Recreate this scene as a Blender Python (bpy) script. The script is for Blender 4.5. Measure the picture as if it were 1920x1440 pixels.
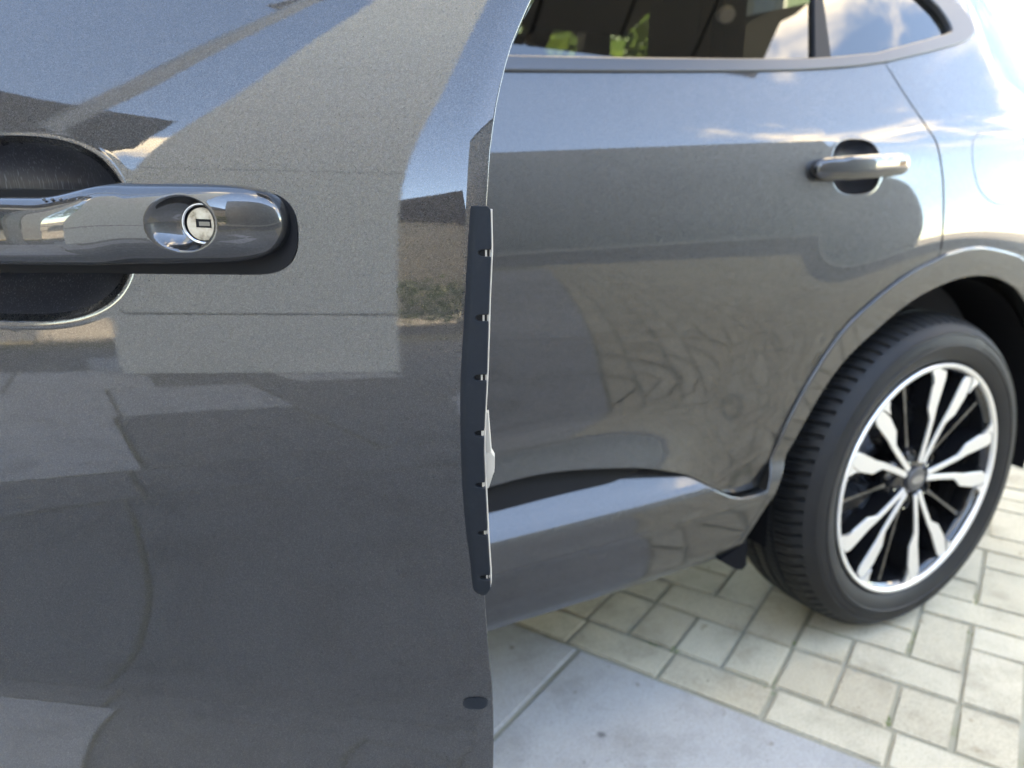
import bpy, bmesh, math, random
import numpy as np
from mathutils import Vector, Matrix, geometry as mgeo

for o in list(bpy.data.objects): bpy.data.objects.remove(o)
rad = math.radians
random.seed(7); rng = np.random.default_rng(7)
scene = bpy.context.scene
COL = scene.collection

# ------------------------------------------------------------------ camera
CAM = np.array([-1.5178, -0.9409, 1.0236]); YAW, PITCH, ROLL = rad(28.225), rad(16.066), rad(-0.15)
fw = np.array([math.sin(YAW)*math.cos(PITCH), math.cos(YAW)*math.cos(PITCH), -math.sin(PITCH)])
rt = np.array([math.cos(YAW), -math.sin(YAW), 0.0]); dn = np.cross(fw, rt)
c, s = math.cos(ROLL), math.sin(ROLL)
rt, dn = c*rt+s*dn, -s*rt+c*dn
cd = bpy.data.cameras.new('camera'); cam = bpy.data.objects.new('camera', cd); COL.objects.link(cam)
m = Matrix.Identity(4)
for i in range(3):
    m[i][0] = rt[i]; m[i][1] = -dn[i]; m[i][2] = -fw[i]; m[i][3] = CAM[i]
cam.matrix_world = m
cd.sensor_width = 36; cd.lens = 1440/1920*36; cd.clip_start = 0.02; cd.clip_end = 2000
cd.dof.use_dof = True; cd.dof.focus_distance = 0.455; cd.dof.aperture_fstop = 8.5
scene.camera = cam
scene.render.resolution_x = 1024; scene.render.resolution_y = 768

# ------------------------------------------------------------------ sky, sun, exposure
SUN_AZ, SUN_EL = rad(-2), rad(35)           # azimuth from -Y towards +X
w = bpy.data.worlds.new('World'); scene.world = w; w.use_nodes = True
nt = w.node_tree; nt.nodes.clear()
def N(t, kind, **kw):
    n = t.nodes.new(kind)
    for k, v in kw.items(): setattr(n, k, v)
    return n
def mth(t, op, a, b=None, clamp=False):
    n = N(t, 'ShaderNodeMath', operation=op); n.use_clamp = clamp
    for i, v in enumerate((a, b)):
        if v is None: continue
        if isinstance(v, (int, float)): n.inputs[i].default_value = v
        else: t.links.new(v, n.inputs[i])
    return n.outputs[0]
sky = N(nt, 'ShaderNodeTexSky', sky_type='NISHITA'); sky.sun_disc = False
sky.sun_elevation = SUN_EL; sky.sun_rotation = math.pi - SUN_AZ
sky.altitude = 3000; sky.air_density = 1.0; sky.dust_density = 0.15; sky.ozone_density = 3.2
tc = N(nt, 'ShaderNodeTexCoord'); sp = N(nt, 'ShaderNodeSeparateXYZ'); nt.links.new(tc.outputs['Generated'], sp.inputs[0])
zz = mth(nt, 'ADD', mth(nt, 'MAXIMUM', sp.outputs[2], 0.0), 0.22)
cb = N(nt, 'ShaderNodeCombineXYZ')
nt.links.new(mth(nt, 'DIVIDE', sp.outputs[0], zz), cb.inputs[0]); nt.links.new(mth(nt, 'DIVIDE', sp.outputs[1], zz), cb.inputs[1])
mp = N(nt, 'ShaderNodeMapping'); nt.links.new(cb.outputs[0], mp.inputs[0])
mp.inputs['Location'].default_value = (-13.975, 5.394, 4.340)
n1 = N(nt, 'ShaderNodeTexNoise'); n1.inputs['Scale'].default_value = 1.5; n1.inputs['Detail'].default_value = 9; n1.inputs['Roughness'].default_value = 0.56
n2 = N(nt, 'ShaderNodeTexNoise'); n2.inputs['Scale'].default_value = 0.55; n2.inputs['Detail'].default_value = 2
n3 = N(nt, 'ShaderNodeTexNoise'); n3.inputs['Scale'].default_value = 3.0; n3.inputs['Detail'].default_value = 5
for n in (n1, n2, n3): nt.links.new(mp.outputs[0], n.inputs['Vector'])
dens = mth(nt, 'ADD', mth(nt, 'MULTIPLY', n1.outputs[0], 0.62), mth(nt, 'MULTIPLY', n2.outputs[0], 0.42))
mr = N(nt, 'ShaderNodeMapRange', interpolation_type='SMOOTHSTEP'); nt.links.new(dens, mr.inputs[0])
mr.inputs[1].default_value = 0.524; mr.inputs[2].default_value = 0.580
cl = N(nt, 'ShaderNodeMapRange'); nt.links.new(n3.outputs[0], cl.inputs[0])
cl.inputs[1].default_value = 0.3; cl.inputs[2].default_value = 0.7; cl.inputs[3].default_value = 3.2; cl.inputs[4].default_value = 6.0
cc = N(nt, 'ShaderNodeCombineXYZ')
nt.links.new(cl.outputs[0], cc.inputs[0]); nt.links.new(mth(nt, 'MULTIPLY', cl.outputs[0], 0.98), cc.inputs[1]); nt.links.new(mth(nt, 'MULTIPLY', cl.outputs[0], 0.93), cc.inputs[2])
mx = N(nt, 'ShaderNodeMix', data_type='RGBA'); fd = N(nt, 'ShaderNodeMapRange', interpolation_type='SMOOTHSTEP'); nt.links.new(sp.outputs[2], fd.inputs[0]); fd.inputs[1].default_value = .18; fd.inputs[2].default_value = .46
nt.links.new(mth(nt, 'MULTIPLY', mr.outputs[0], fd.outputs[0]), mx.inputs[0])
nt.links.new(sky.outputs[0], mx.inputs[6]); nt.links.new(cc.outputs[0], mx.inputs[7])
bg = N(nt, 'ShaderNodeBackground'); bg.inputs[1].default_value = 0.10; nt.links.new(mx.outputs[2], bg.inputs[0])
wo = N(nt, 'ShaderNodeOutputWorld'); nt.links.new(bg.outputs[0], wo.inputs[0])

sd = bpy.data.lights.new('sun', 'SUN'); sd.energy = 3.5; sd.angle = rad(0.5); sd.color = (1, .94, .85)
so = bpy.data.objects.new('sun', sd); COL.objects.link(so)
tos = Vector((math.sin(SUN_AZ)*math.cos(SUN_EL), -math.cos(SUN_AZ)*math.cos(SUN_EL), math.sin(SUN_EL)))
so.rotation_euler = (-tos).to_track_quat('-Z', 'Y').to_euler(); so.location = tos*60

vs = scene.view_settings; vs.view_transform = 'Standard'; vs.look = 'None'; vs.gamma = 1; vs.use_curve_mapping = False
vs.exposure = 4.6
vs.use_white_balance = True; vs.white_balance_temperature = 9900; vs.white_balance_tint = 11
scene.render.engine = 'CYCLES'
scene.cycles.max_bounces = 8; scene.cycles.transparent_max_bounces = 12
scene.cycles.sample_clamp_indirect = 8

# ------------------------------------------------------------------ materials
def mat(name, col=(.5, .5, .5), rough=.5, metal=0, coat=0, spec=.5):
    M = bpy.data.materials.new(name); M.use_nodes = True
    b = M.node_tree.nodes['Principled BSDF']
    b.inputs['Base Color'].default_value = (*col, 1); b.inputs['Roughness'].default_value = rough
    b.inputs['Metallic'].default_value = metal; b.inputs['Coat Weight'].default_value = coat
    b.inputs['Coat Roughness'].default_value = .01; b.inputs['Specular IOR Level'].default_value = spec
    return M
def bs(M): return M.node_tree.nodes['Principled BSDF']
def ln(M, a, b): M.node_tree.links.new(a, b)
def ramp(M, fac, stops):
    r = N(M.node_tree, 'ShaderNodeValToRGB'); ln(M, fac, r.inputs[0])
    e = r.color_ramp.elements
    while len(e) < len(stops): e.new(.5)
    for i, (p, cc_) in enumerate(stops): e[i].position = p; e[i].color = (*cc_, 1)
    return r.outputs[0]
def noise(M, scale, detail=4, rough=.5, coord='Object', vec=None, dist=0):
    n = N(M.node_tree, 'ShaderNodeTexNoise'); n.inputs['Scale'].default_value = scale; n.inputs['Detail'].default_value = detail
    n.inputs['Roughness'].default_value = rough; n.inputs['Distortion'].default_value = dist
    if vec is None:
        t = N(M.node_tree, 'ShaderNodeTexCoord'); vec = t.outputs[coord]
    ln(M, vec, n.inputs['Vector']); return n.outputs[0]
def mixc(M, fac, a, b, mode='MIX'):
    n = N(M.node_tree, 'ShaderNodeMix', data_type='RGBA', blend_type=mode)
    for i, v in ((0, fac), (6, a), (7, b)):
        if isinstance(v, (int, float)): n.inputs[i].default_value = v
        elif isinstance(v, tuple): n.inputs[i].default_value = (*v, 1)
        else: ln(M, v, n.inputs[i])
    return n.outputs[2]
def bump(M, h, strength=.3, dist=.001):
    b = N(M.node_tree, 'ShaderNodeBump'); b.inputs['Strength'].default_value = strength; b.inputs['Distance'].default_value = dist
    ln(M, h, b.inputs['Height']); ln(M, b.outputs[0], bs(M).inputs['Normal'])

def paint(name, base, metal=.8, rough=.38, amt=.5):
    M = mat(name, base, rough, metal, 1.0); t = M.node_tree; bs(M).inputs['Coat IOR'].default_value = 1.68; bs(M).inputs['Specular IOR Level'].default_value = 0.0
    g = N(t, 'ShaderNodeNewGeometry'); tcx = N(t, 'ShaderNodeTexCoord')
    v = N(t, 'ShaderNodeTexVoronoi'); v.inputs['Scale'].default_value = 2300; ln(M, tcx.outputs['Object'], v.inputs['Vector'])
    sub = N(t, 'ShaderNodeVectorMath', operation='SUBTRACT'); ln(M, v.outputs['Color'], sub.inputs[0]); sub.inputs[1].default_value = (.5, .5, .5)
    sc = N(t, 'ShaderNodeVectorMath', operation='SCALE'); ln(M, sub.outputs[0], sc.inputs[0]); sc.inputs['Scale'].default_value = amt
    ad = N(t, 'ShaderNodeVectorMath', operation='ADD'); ln(M, g.outputs['Normal'], ad.inputs[0]); ln(M, sc.outputs[0], ad.inputs[1])
    nn = N(t, 'ShaderNodeVectorMath', operation='NORMALIZE'); ln(M, ad.outputs[0], nn.inputs[0]); ln(M, nn.outputs[0], bs(M).inputs['Normal'])
    sepc = N(t, 'ShaderNodeSeparateColor'); ln(M, v.outputs['Color'], sepc.inputs[0])
    r = ramp(M, sepc.outputs[0], [(0, tuple(x*.7 for x in base)), (.6, base), (1, tuple(x*1.7 for x in base))])
    ln(M, r, bs(M).inputs['Base Color'])
    pb = N(t, 'ShaderNodeBump'); pb.inputs['Strength'].default_value = .22; pb.inputs['Distance'].default_value = .00002
    ln(M, noise(M, 420, 2, .5, vec=tcx.outputs['Object']), pb.inputs['Height']); ln(M, pb.outputs[0], bs(M).inputs['Coat Normal'])
    ln(M, ramp(M, noise(M, 9, 6, .7, vec=tcx.outputs['Object']), [(.45, (.008, .008, .008)), (.8, (.07, .07, .07))]), bs(M).inputs['Coat Roughness'])
    return M
PAINT = paint('metallic_grey_paint', (.031, .0312, .0312))
HANDLE = paint('handle_paint', (.035, .036, .037), .85, .25, .08)
BLACK = mat('black_plastic', (.006, .006, .007), .6, 0, 0, .3)
GLOSSB = mat('gloss_black', (.008, .008, .009), .08, 0, .6)
PROT = mat('slate_plastic', (.014, .018, .022), .55, 0, 0, .12)
h_ = noise(PROT, 900, 2); bump(PROT, h_, .12, .0004)
r_ = noise(PROT, 220, 6, .7); ln(PROT, ramp(PROT, r_, [(0, (.011, .014, .018)), (.60, (.014, .0175, .0215)), (.74, (.022, .026, .030)), (1, (.08, .09, .10))]), bs(PROT).inputs['Base Color'])
CREAM = mat('cream_plastic', (.44, .40, .34), .45)
RUBBER = mat('rubber_gasket', (.004, .0045, .006), .6, 0, 0, .2)
SATIN = mat('satin_trim', (.085, .088, .093), .36, .8)
SILVER = mat('machined_silver', (.78, .77, .75), .30, .75)
DISC = mat('brake_steel', (.35, .35, .36), .35, 1)
CHROME = mat('lock_chrome', (.42, .43, .44), .14, 1)
LOCK = mat('lock_metal', (.66, .64, .58), .38, .75)
ln(LOCK, ramp(LOCK, noise(LOCK, 170, 4, .6), [(.3, (.12, .10, .075)), (.5, (.34, .31, .26)), (.75, (.44, .42, .37))]), bs(LOCK).inputs['Base Color'])
TYRE = mat('tyre_rubber', (.012, .012, .013), .52, 0, 0, .28)
ln(TYRE, ramp(TYRE, noise(TYRE, 9, 5, .6), [(.3, (.009, .0095, .0105)), (.7, (.018, .0175, .017))]), bs(TYRE).inputs['Base Color'])
FABRIC = mat('seat_fabric', (.018, .018, .02), .9)
CUP = mat('scuffed_dark_reflection', (.020, .021, .025), .32, 0, .55, .4); bs(CUP).inputs['Coat Roughness'].default_value = .16  # bowl paint darkened to stand for the dark handle it mirrors, plus scuffs
vx = noise(CUP, 60, 3, .6)
wv = N(CUP.node_tree, 'ShaderNodeTexNoise'); tcq = N(CUP.node_tree, 'ShaderNodeTexCoord'); mq = N(CUP.node_tree, 'ShaderNodeMapping'); mq.inputs['Scale'].default_value = (1400, 1400, 40); mq.inputs['Rotation'].default_value = (.25, .3, 0)
ln(CUP, tcq.outputs['Object'], mq.inputs[0]); ln(CUP, mq.outputs[0], wv.inputs['Vector']); wv.inputs['Scale'].default_value = 1; wv.inputs['Detail'].default_value = 1
ln(CUP, ramp(CUP, wv.outputs[0], [(.58, (.018, .019, .024)), (.74, (.07, .074, .085))]), bs(CUP).inputs['Base Color'])
LINER = mat('liner_felt', (.008, .008, .009), .95, 0, 0, .05)
# scratched handle bowl is a lacquered part of the skin
GLASS = bpy.data.materials.new('tinted_glass'); GLASS.use_nodes = True; t = GLASS.node_tree; t.nodes.clear()
fr = N(t, 'ShaderNodeFresnel'); fr.inputs[0].default_value = 1.75
gl = N(t, 'ShaderNodeBsdfGlossy'); gl.inputs['Roughness'].default_value = 0.0; gl.inputs[0].default_value = (1, 1, 1, 1)
tr = N(t, 'ShaderNodeBsdfTransparent'); tr.inputs[0].default_value = (.06, .07, .065, 1)
ms = N(t, 'ShaderNodeMixShader'); t.links.new(fr.outputs[0], ms.inputs[0]); t.links.new(tr.outputs[0], ms.inputs[1]); t.links.new(gl.outputs[0], ms.inputs[2])
om = N(t, 'ShaderNodeOutputMaterial'); t.links.new(ms.outputs[0], om.inputs[0])

def stone(name, c0, c1, c2, per_island=False, speck=260):
    M = mat(name, c1, .82, 0, 0, .35); t = M.node_tree
    tcx = N(t, 'ShaderNodeTexCoord'); g = N(t, 'ShaderNodeNewGeometry')
    pos = g.outputs['Position']
    if per_island: rnd = g.outputs['Random Per Island']
    else: rnd = N(t, 'ShaderNodeObjectInfo').outputs['Random']
    base = ramp(M, rnd, [(0, c0), (.5, c1), (1, c2)])
    blot = ramp(M, noise(M, 7, 6, .62, vec=pos), [(.28, (.70, .68, .65)), (.5, (1, 1, 1)), (.75, (1.10, 1.10, 1.09))])
    fine = ramp(M, noise(M, speck, 3, .6, vec=pos), [(.28, (.72, .71, .69)), (.5, (1, 1, 1)), (.72, (1.14, 1.14, 1.13))])
    v = mixc(M, 1.0, base, blot, 'MULTIPLY'); v = mixc(M, 1.0, v, fine, 'MULTIPLY')
    sp_ = ramp(M, noise(M, 21, 3, .5, vec=pos), [(.70, (1, 1, 1)), (.75, (.66, .60, .52))])
    v = mixc(M, 1.0, v, sp_, 'MULTIPLY')
    ln(M, v, bs(M).inputs['Base Color'])
    bump(M, noise(M, speck, 4, .6, vec=pos), .35, .0012)
    return M
BRICK = stone('beige_concrete', (.42, .362, .265), (.46, .405, .302), (.50, .447, .342))
BRICKF = stone('beige_concrete_far', (.42, .362, .265), (.46, .405, .302), (.50, .447, .342), True)
SLAB = stone('grey_concrete', (.30, .295, .285), (.33, .325, .315), (.36, .355, .345))
t = SLAB.node_tree; g = N(t, 'ShaderNodeNewGeometry')
prev = bs(SLAB).inputs['Base Color'].links[0].from_socket
wm = ramp(SLAB, noise(SLAB, 38, 6, .8, vec=g.outputs['Position']), [(.54, (0, 0, 0)), (.80, (.7, .7, .7))])
sv = N(t, 'ShaderNodeTexVoronoi'); sv.inputs['Scale'].default_value = 7.5; ln(SLAB, g.outputs['Position'], sv.inputs['Vector'])
prev = mixc(SLAB, 1.0, prev, ramp(SLAB, sv.outputs['Distance'], [(.035, (.42, .42, .43)), (.085, (1, 1, 1))]), 'MULTIPLY')
v = mixc(SLAB, wm, prev, (.40, .40, .40)); ln(SLAB, v, bs(SLAB).inputs['Base Color'])
SLAB2 = stone('pale_grey_concrete', (.58, .585, .59), (.62, .625, .63), (.66, .665, .67))
JOINT = mat('joint_sand', (.13, .115, .085), .95)
g = N(JOINT.node_tree, 'ShaderNodeNewGeometry')
ln(JOINT, ramp(JOINT, noise(JOINT, 6, 5, .65, vec=g.outputs['Position']), [(.35, (.32, .30, .235)), (.55, (.27, .25, .18)), (.70, (.17, .185, .075))]), bs(JOINT).inputs['Base Color'])
ASPHALT = mat('asphalt', (.055, .055, .056), .9)
g = N(ASPHALT.node_tree, 'ShaderNodeNewGeometry')
ln(ASPHALT, ramp(ASPHALT, noise(ASPHALT, 1.2, 8, .7, vec=g.outputs['Position']), [(.3, (.15, .15, .15)), (.7, (.20, .20, .20))]), bs(ASPHALT).inputs['Base Color'])
MOSS = mat('moss', (.10, .16, .015), .9)

# ------------------------------------------------------------------ mesh helpers
def link(o, parent=None):
    COL.objects.link(o)
    if parent: o.parent = parent
    return o
def mesh_obj(name, verts, faces, material, parent=None, normals=None, smooth=False):
    me = bpy.data.meshes.new(name)
    me.from_pydata([tuple(map(float, v)) for v in verts], [], [tuple(map(int, f)) for f in faces])
    me.materials.append(material)
    if smooth or normals is not None:
        me.polygons.foreach_set('use_smooth', [True]*len(me.polygons))
    if normals is not None:
        me.normals_split_custom_set_from_vertices([tuple(map(float, n)) for n in normals])
    me.update()
    return link(bpy.data.objects.new(name, me), parent)
def empty(name, loc=(0, 0, 0), parent=None):
    o = bpy.data.objects.new(name, None); o.location = loc; o.empty_display_size = .05; return link(o, parent)
def tag(o, label=None, cat=None, group=None, kind=None):
    if label: o['label'] = label
    if cat: o['category'] = cat
    if group: o['group'] = group
    if kind: o['kind'] = kind
    return o
def inpoly(P, poly):
    P = np.asarray(P, float); x, y = P[:, 0], P[:, 1]; r = np.zeros(len(P), bool); n = len(poly); j = n-1
    for i in range(n):
        xi, yi = poly[i]; xj, yj = poly[j]
        cnd = ((yi > y) != (yj > y))
        with np.errstate(divide='ignore', invalid='ignore'):
            xx = (xj-xi)*(y-yi)/(yj-yi)+xi
        r ^= cnd & (x < xx); j = i
    return r
def resample(poly, h):
    out = []
    n = len(poly)
    for i in range(n):
        a = np.array(poly[i], float); b = np.array(poly[(i+1) % n], float)
        k = max(1, int(math.ceil(np.hypot(*(b-a))/h)))
        for q in range(k): out.append(a+(b-a)*q/k)
    return np.array(out)
def dist_seg(P, poly):
    d = np.full(len(P), 1e9); n = len(poly)
    for i in range(n):
        a = poly[i]; b = poly[(i+1) % n]; ab = b-a; L = ab@ab
        tt = np.clip(((P-a)@ab)/max(L, 1e-12), 0, 1); q = a+tt[:, None]*ab
        d = np.minimum(d, np.hypot(*(P-q).T))
    return d
def spline(pts, n=8):
    """Catmull-Rom through 2-D points."""
    p = [np.array(q, float) for q in pts]; p = [2*p[0]-p[1]]+p+[2*p[-1]-p[-2]]; out = []
    for i in range(1, len(p)-2):
        for k in range(n):
            t = k/n
            out.append(.5*((2*p[i])+(-p[i-1]+p[i+1])*t+(2*p[i-1]-5*p[i]+4*p[i+1]-p[i+2])*t*t+(-p[i-1]+3*p[i]-3*p[i+1]+p[i+2])*t**3))
    out.append(p[-2]); return out
def area(poly):
    p = np.asarray(poly); q = np.roll(p, -1, 0); return .5*np.sum(p[:, 0]*q[:, 1]-p[:, 1]*q[:, 0])
def panel(name, outline, surf, out, material, parent=None, h=.01, holes=(), extra=None, flange=.014, rr=.0015, he=None):
    """A sheet-metal panel: outline in surface parameters, analytic surface, folded edge."""
    he = he or h
    out = np.array(out, float)
    outline = [np.array(q, float) for q in outline]
    if area(outline) < 0: outline = outline[::-1]
    rings = [resample(outline, he)]
    for hl in holes:
        hl = [np.array(q, float) for q in hl]
        if area(hl) > 0: hl = hl[::-1]
        rings.append(resample(hl, he))
    lo, hi = rings[0].min(0), rings[0].max(0)
    gx, gz = np.meshgrid(np.arange(lo[0], hi[0], h), np.arange(lo[1], hi[1], h*.9)); gx[1::2] += h/2
    G = np.stack([gx.ravel(), gz.ravel()], -1)
    if extra is not None:
        E_ = np.asarray(extra)
        G = np.vstack([G, E_])
    ok = inpoly(G, rings[0])
    for r in rings[1:]: ok &= ~inpoly(G, r)
    G = G[ok]
    d = np.full(len(G), 1e9)
    for r in rings: d = np.minimum(d, dist_seg(G, r))
    G = G[d > he*.45]
    V2 = np.vstack(rings+[G]); E = []; b = 0
    for r in rings:
        n = len(r); E += [(b+i, b+(i+1) % n) for i in range(n)]; b += n
    vo, _, fo, *_r = mgeo.delaunay_2d_cdt([Vector(v) for v in V2], E, [], 0, 1e-7)
    V2 = np.array([tuple(v) for v in vo]); T = np.array(fo)
    ce = V2[T].mean(1); ok = inpoly(ce, rings[0])
    for r in rings[1:]: ok &= ~inpoly(ce, r)
    T = T[ok]
    e = 2e-4
    def pn(Q):
        p = surf(Q); dx = surf(Q+[e, 0])-surf(Q-[e, 0]); dz = surf(Q+[0, e])-surf(Q-[0, e])
        n = np.cross(dx, dz); n /= np.linalg.norm(n, axis=1)[:, None]
        sgn = np.where(n@out < 0, -1, 1); return p, n*sgn[:, None]
    V, NN = pn(V2)
    # orient triangles
    tn = np.cross(V[T[:, 1]]-V[T[:, 0]], V[T[:, 2]]-V[T[:, 0]]); fl = tn@out < 0
    T[fl] = T[fl][:, ::-1]
    verts = [V]; nors = [NN]; faces = [tuple(x) for x in T]; base = len(V)
    if flange:
        for r in rings:
            p, n = pn(r); k = len(r)
            tg = np.roll(p, -1, 0)-np.roll(p, 1, 0)
            o = np.cross(tg, n); o /= np.linalg.norm(o, axis=1)[:, None]
            rows = [(p, n)]
            for a_ in (rad(45), rad(90)):
                rows.append((p+o*rr*math.sin(a_)-n*rr*(1-math.cos(a_)), n*math.cos(a_)+o*math.sin(a_)))
            rows.append((p+o*rr-n*flange, o))
            for (pp, nn_) in rows: verts.append(pp); nors.append(nn_)
            for q in range(3):
                for i in range(k):
                    j = (i+1) % k; A = base+q*k
                    f = (A+i, A+j, A+k+j, A+k+i); faces.append(f[::-1])
            base += 4*k
    V = np.vstack(verts); NN = np.vstack(nors)
    return mesh_obj(name, V, faces, material, parent, NN)
class MB:
    def __init__(s): s.v = []; s.f = []
    def add(s, v, f):
        b = len(s.v); s.v += [tuple(x) for x in v]; s.f += [tuple(i+b for i in q) for q in f]; return s
    def box(s, lo, hi, ch=0.0):
        x0, y0, z0 = lo; x1, y1, z1 = hi
        if not ch:
            return s.add([(x0, y0, z0), (x1, y0, z0), (x1, y1, z0), (x0, y1, z0), (x0, y0, z1), (x1, y0, z1), (x1, y1, z1), (x0, y1, z1)],
                         [(0, 3, 2, 1), (4, 5, 6, 7), (0, 1, 5, 4), (1, 2, 6, 5), (2, 3, 7, 6), (3, 0, 4, 7)])
        bm = bmesh.new(); bmesh.ops.create_cube(bm, size=1)
        for v in bm.verts: v.co = ((x0+x1)/2+v.co.x*(x1-x0), (y0+y1)/2+v.co.y*(y1-y0), (z0+z1)/2+v.co.z*(z1-z0))
        bmesh.ops.bevel(bm, geom=bm.edges[:], offset=ch, segments=2, affect='EDGES')
        bm.verts.index_update(); s.add([v.co[:] for v in bm.verts], [[v.index for v in f.verts] for f in bm.faces]); bm.free(); return s
    def prism(s, poly, fn0, fn1):
        """poly 2-D; fn0/fn1 map a 2-D point to the front/back 3-D point"""
        n = len(poly); s.add([fn0(p) for p in poly]+[fn1(p) for p in poly], [tuple(range(n)), tuple(range(2*n-1, n-1, -1))]+[(i, n+i, n+(i+1) % n, (i+1) % n) for i in range(n)]); return s
    def rev(s, prof, n=64, a0=0, a1=2*math.pi, cen=(0, 0, 0)):
        """profile (r, y) revolved round the Y axis"""
        k = len(prof); full = abs(a1-a0-2*math.pi) < 1e-6; m_ = n if full else n+1
        V = []
        for i in range(m_):
            a = a0+(a1-a0)*i/n
            for r, y in prof: V.append((cen[0]+r*math.cos(a), cen[1]+y, cen[2]+r*math.sin(a)))
        F = []
        for i in range(n):
            j = (i+1) % m_
            for q in range(k-1): F.append((i*k+q, i*k+q+1, j*k+q+1, j*k+q))
        return s.add(V, F)
    def sweep(s, path, frame, sec):
        """path: list of 3-D points; frame(i)->two axes; sec: 2-D section closed"""
        k = len(sec); V = []
        for i, p in enumerate(path):
            a, b = frame(i)
            for q in sec: V.append(tuple(np.asarray(p)+a*q[0]+b*q[1]))
        F = []
        for i in range(len(path)-1):
            for q in range(k): F.append((i*k+q, i*k+(q+1) % k, (i+1)*k+(q+1) % k, (i+1)*k+q))
        F.append(tuple(range(k))[::-1]); F.append(tuple(range((len(path)-1)*k, len(path)*k)))
        return s.add(V, F)
    def build(s, name, material, parent=None, smooth=False, angle=None, recalc=True):
        o = mesh_obj(name, s.v, s.f, material, parent, smooth=smooth)
        if recalc:
            bm = bmesh.new(); bm.from_mesh(o.data); bmesh.ops.recalc_face_normals(bm, faces=bm.faces[:]); bm.to_mesh(o.data); bm.free()
        if angle is not None:
            o.data.polygons.foreach_set('use_smooth', [True]*len(o.data.polygons)); o.data.set_sharp_from_angle(angle=rad(angle))
        return o
def sstep(a, b, x):
    t = np.clip((x-a)/(b-a), 0, 1); return t*t*(3-2*t)

# ------------------------------------------------------------------ ground
gm = MB(); gm.add([(-400, -400, -.05), (400, -400, -.05), (400, 400, -.05), (-400, 400, -.05)], [(0, 1, 2, 3)])
tag(gm.build('ground', ASPHALT), kind='structure')
O2 = np.array([-.610, .116]); E1 = np.array([.468, -.884]); E1 /= np.hypot(*E1); E2 = np.array([-E1[1], E1[0]])
def st(s_, t_, z=0): p = O2+E1*s_+E2*t_; return (p[0], p[1], z)
jm = MB(); jm.add([st(-9, -9, -.0048), st(7.6, -9, -.0048), st(7.6, 12, -.0048), st(-9, 12, -.0048)], [(0, 1, 2, 3)])
tag(jm.build('joint_bed', JOINT), kind='structure')
u_ = .1075; gap = .007
ROT = math.atan2(E1[1], E1[0])
def brick_mesh(L, W):
    bm = bmesh.new(); bmesh.ops.create_cube(bm, size=1)
    for v in bm.verts: v.co = (v.co.x*(L-gap), v.co.y*(W-gap), v.co.z*.06-.03)
    top = [e for e in bm.edges if all(v.co.z > -.001 for v in e.verts)]
    bmesh.ops.bevel(bm, geom=top, offset=.0035, segments=2, affect='EDGES')
    bmesh.ops.delete(bm, geom=[f for f in bm.faces if f.normal.z < -.9], context='FACES')
    me = bpy.data.meshes.new('brick'); bm.to_mesh(me); bm.free(); me.materials.append(BRICK); return me
bricks = []   # (s centre, t centre, length along s, length along t)
for k in range(-40, 36): bricks.append((.1085+.217*k, .053, .217, .107))
for k in range(-80, 72): bricks.append((-.009+u_*k+u_/2, .186, u_, .155))
t0 = .2655
for i in range(-80, 71):
    for j in range(0, 108):
        sx = -.009+u_*i; ty = t0+u_*j
        if (i+j) % 4 == 3: bricks.append((sx+u_, ty+u_/2, 2*u_, u_))
        if (i+j) % 4 == 1: bricks.append((sx+u_/2, ty+u_, u_, 2*u_))
for j in range(0, 108):   # halves left open along the soldier course
    pass
cells = set()
for i in range(-80, 71):
    if (i-1) % 4 == 1: bricks.append((-.009+u_*i+u_/2, t0+u_/2, u_, u_))
def score(b):
    x, y, _ = st(b[0], b[1]); d = math.hypot(x-CAM[0], y-CAM[1])
    vx, vy = x-CAM[0], y-CAM[1]; fwd = vx*math.sin(YAW)+vy*math.cos(YAW); lat = vx*math.cos(YAW)-vy*math.sin(YAW)
    inview = fwd > .2 and -.1*fwd < lat < .85*fwd and d < 3.6
    return (0 if inview else 1, d)
bricks.sort(key=score)
pav = empty('brick_paving', st(0, .05)); tag(pav, kind='structure'); pav.rotation_euler = (0, 0, 0)
cache = {}
pinv = Matrix.Translation(Vector(st(0, .05))).inverted()
near = bricks[:260]
for b in near:
    key = (round(b[2], 4), round(b[3], 4))
    if key not in cache: cache[key] = brick_mesh(*key)
    o = link(bpy.data.objects.new('brick', cache[key]), pav)
    x, y, _ = st(b[0], b[1])
    o.matrix_parent_inverse = Matrix.Identity(4)
    x0, y0, _ = st(0, .05)
    o.location = (x-x0+random.gauss(0, .0006), y-y0+random.gauss(0, .0006), random.uniform(-.0018, .0012))
    o.rotation_euler = (random.gauss(0, .004), random.gauss(0, .004), ROT+random.gauss(0, .005))
far = MB(); cs, sn = math.cos(ROT), math.sin(ROT)
for b in bricks[260:]:
    x, y, _ = st(b[0], b[1])
    if math.hypot(x-CAM[0], y-CAM[1]) > 9.5: continue
    a, q = (b[2]-gap)/2, (b[3]-gap)/2; e = .003; z = random.uniform(-.0015, .001)
    pts = [(-a, -q, -.02), (a, -q, -.02), (a, q, -.02), (-a, q, -.02), (-a+e, -q+e, z), (a-e, -q+e, z), (a-e, q-e, z), (-a+e, q-e, z)]
    far.add([(x+p[0]*cs-p[1]*sn, y+p[0]*sn+p[1]*cs, p[2]) for p in pts], [(4, 5, 6, 7), (0, 1, 5, 4), (1, 2, 6, 5), (2, 3, 7, 6), (3, 0, 4, 7)])
fo_ = far.build('brick_field', BRICKF, pav, recalc=False); fo_.location = (-st(0, .05)[0], -st(0, .05)[1], 0); tag(fo_, kind='stuff')
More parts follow.
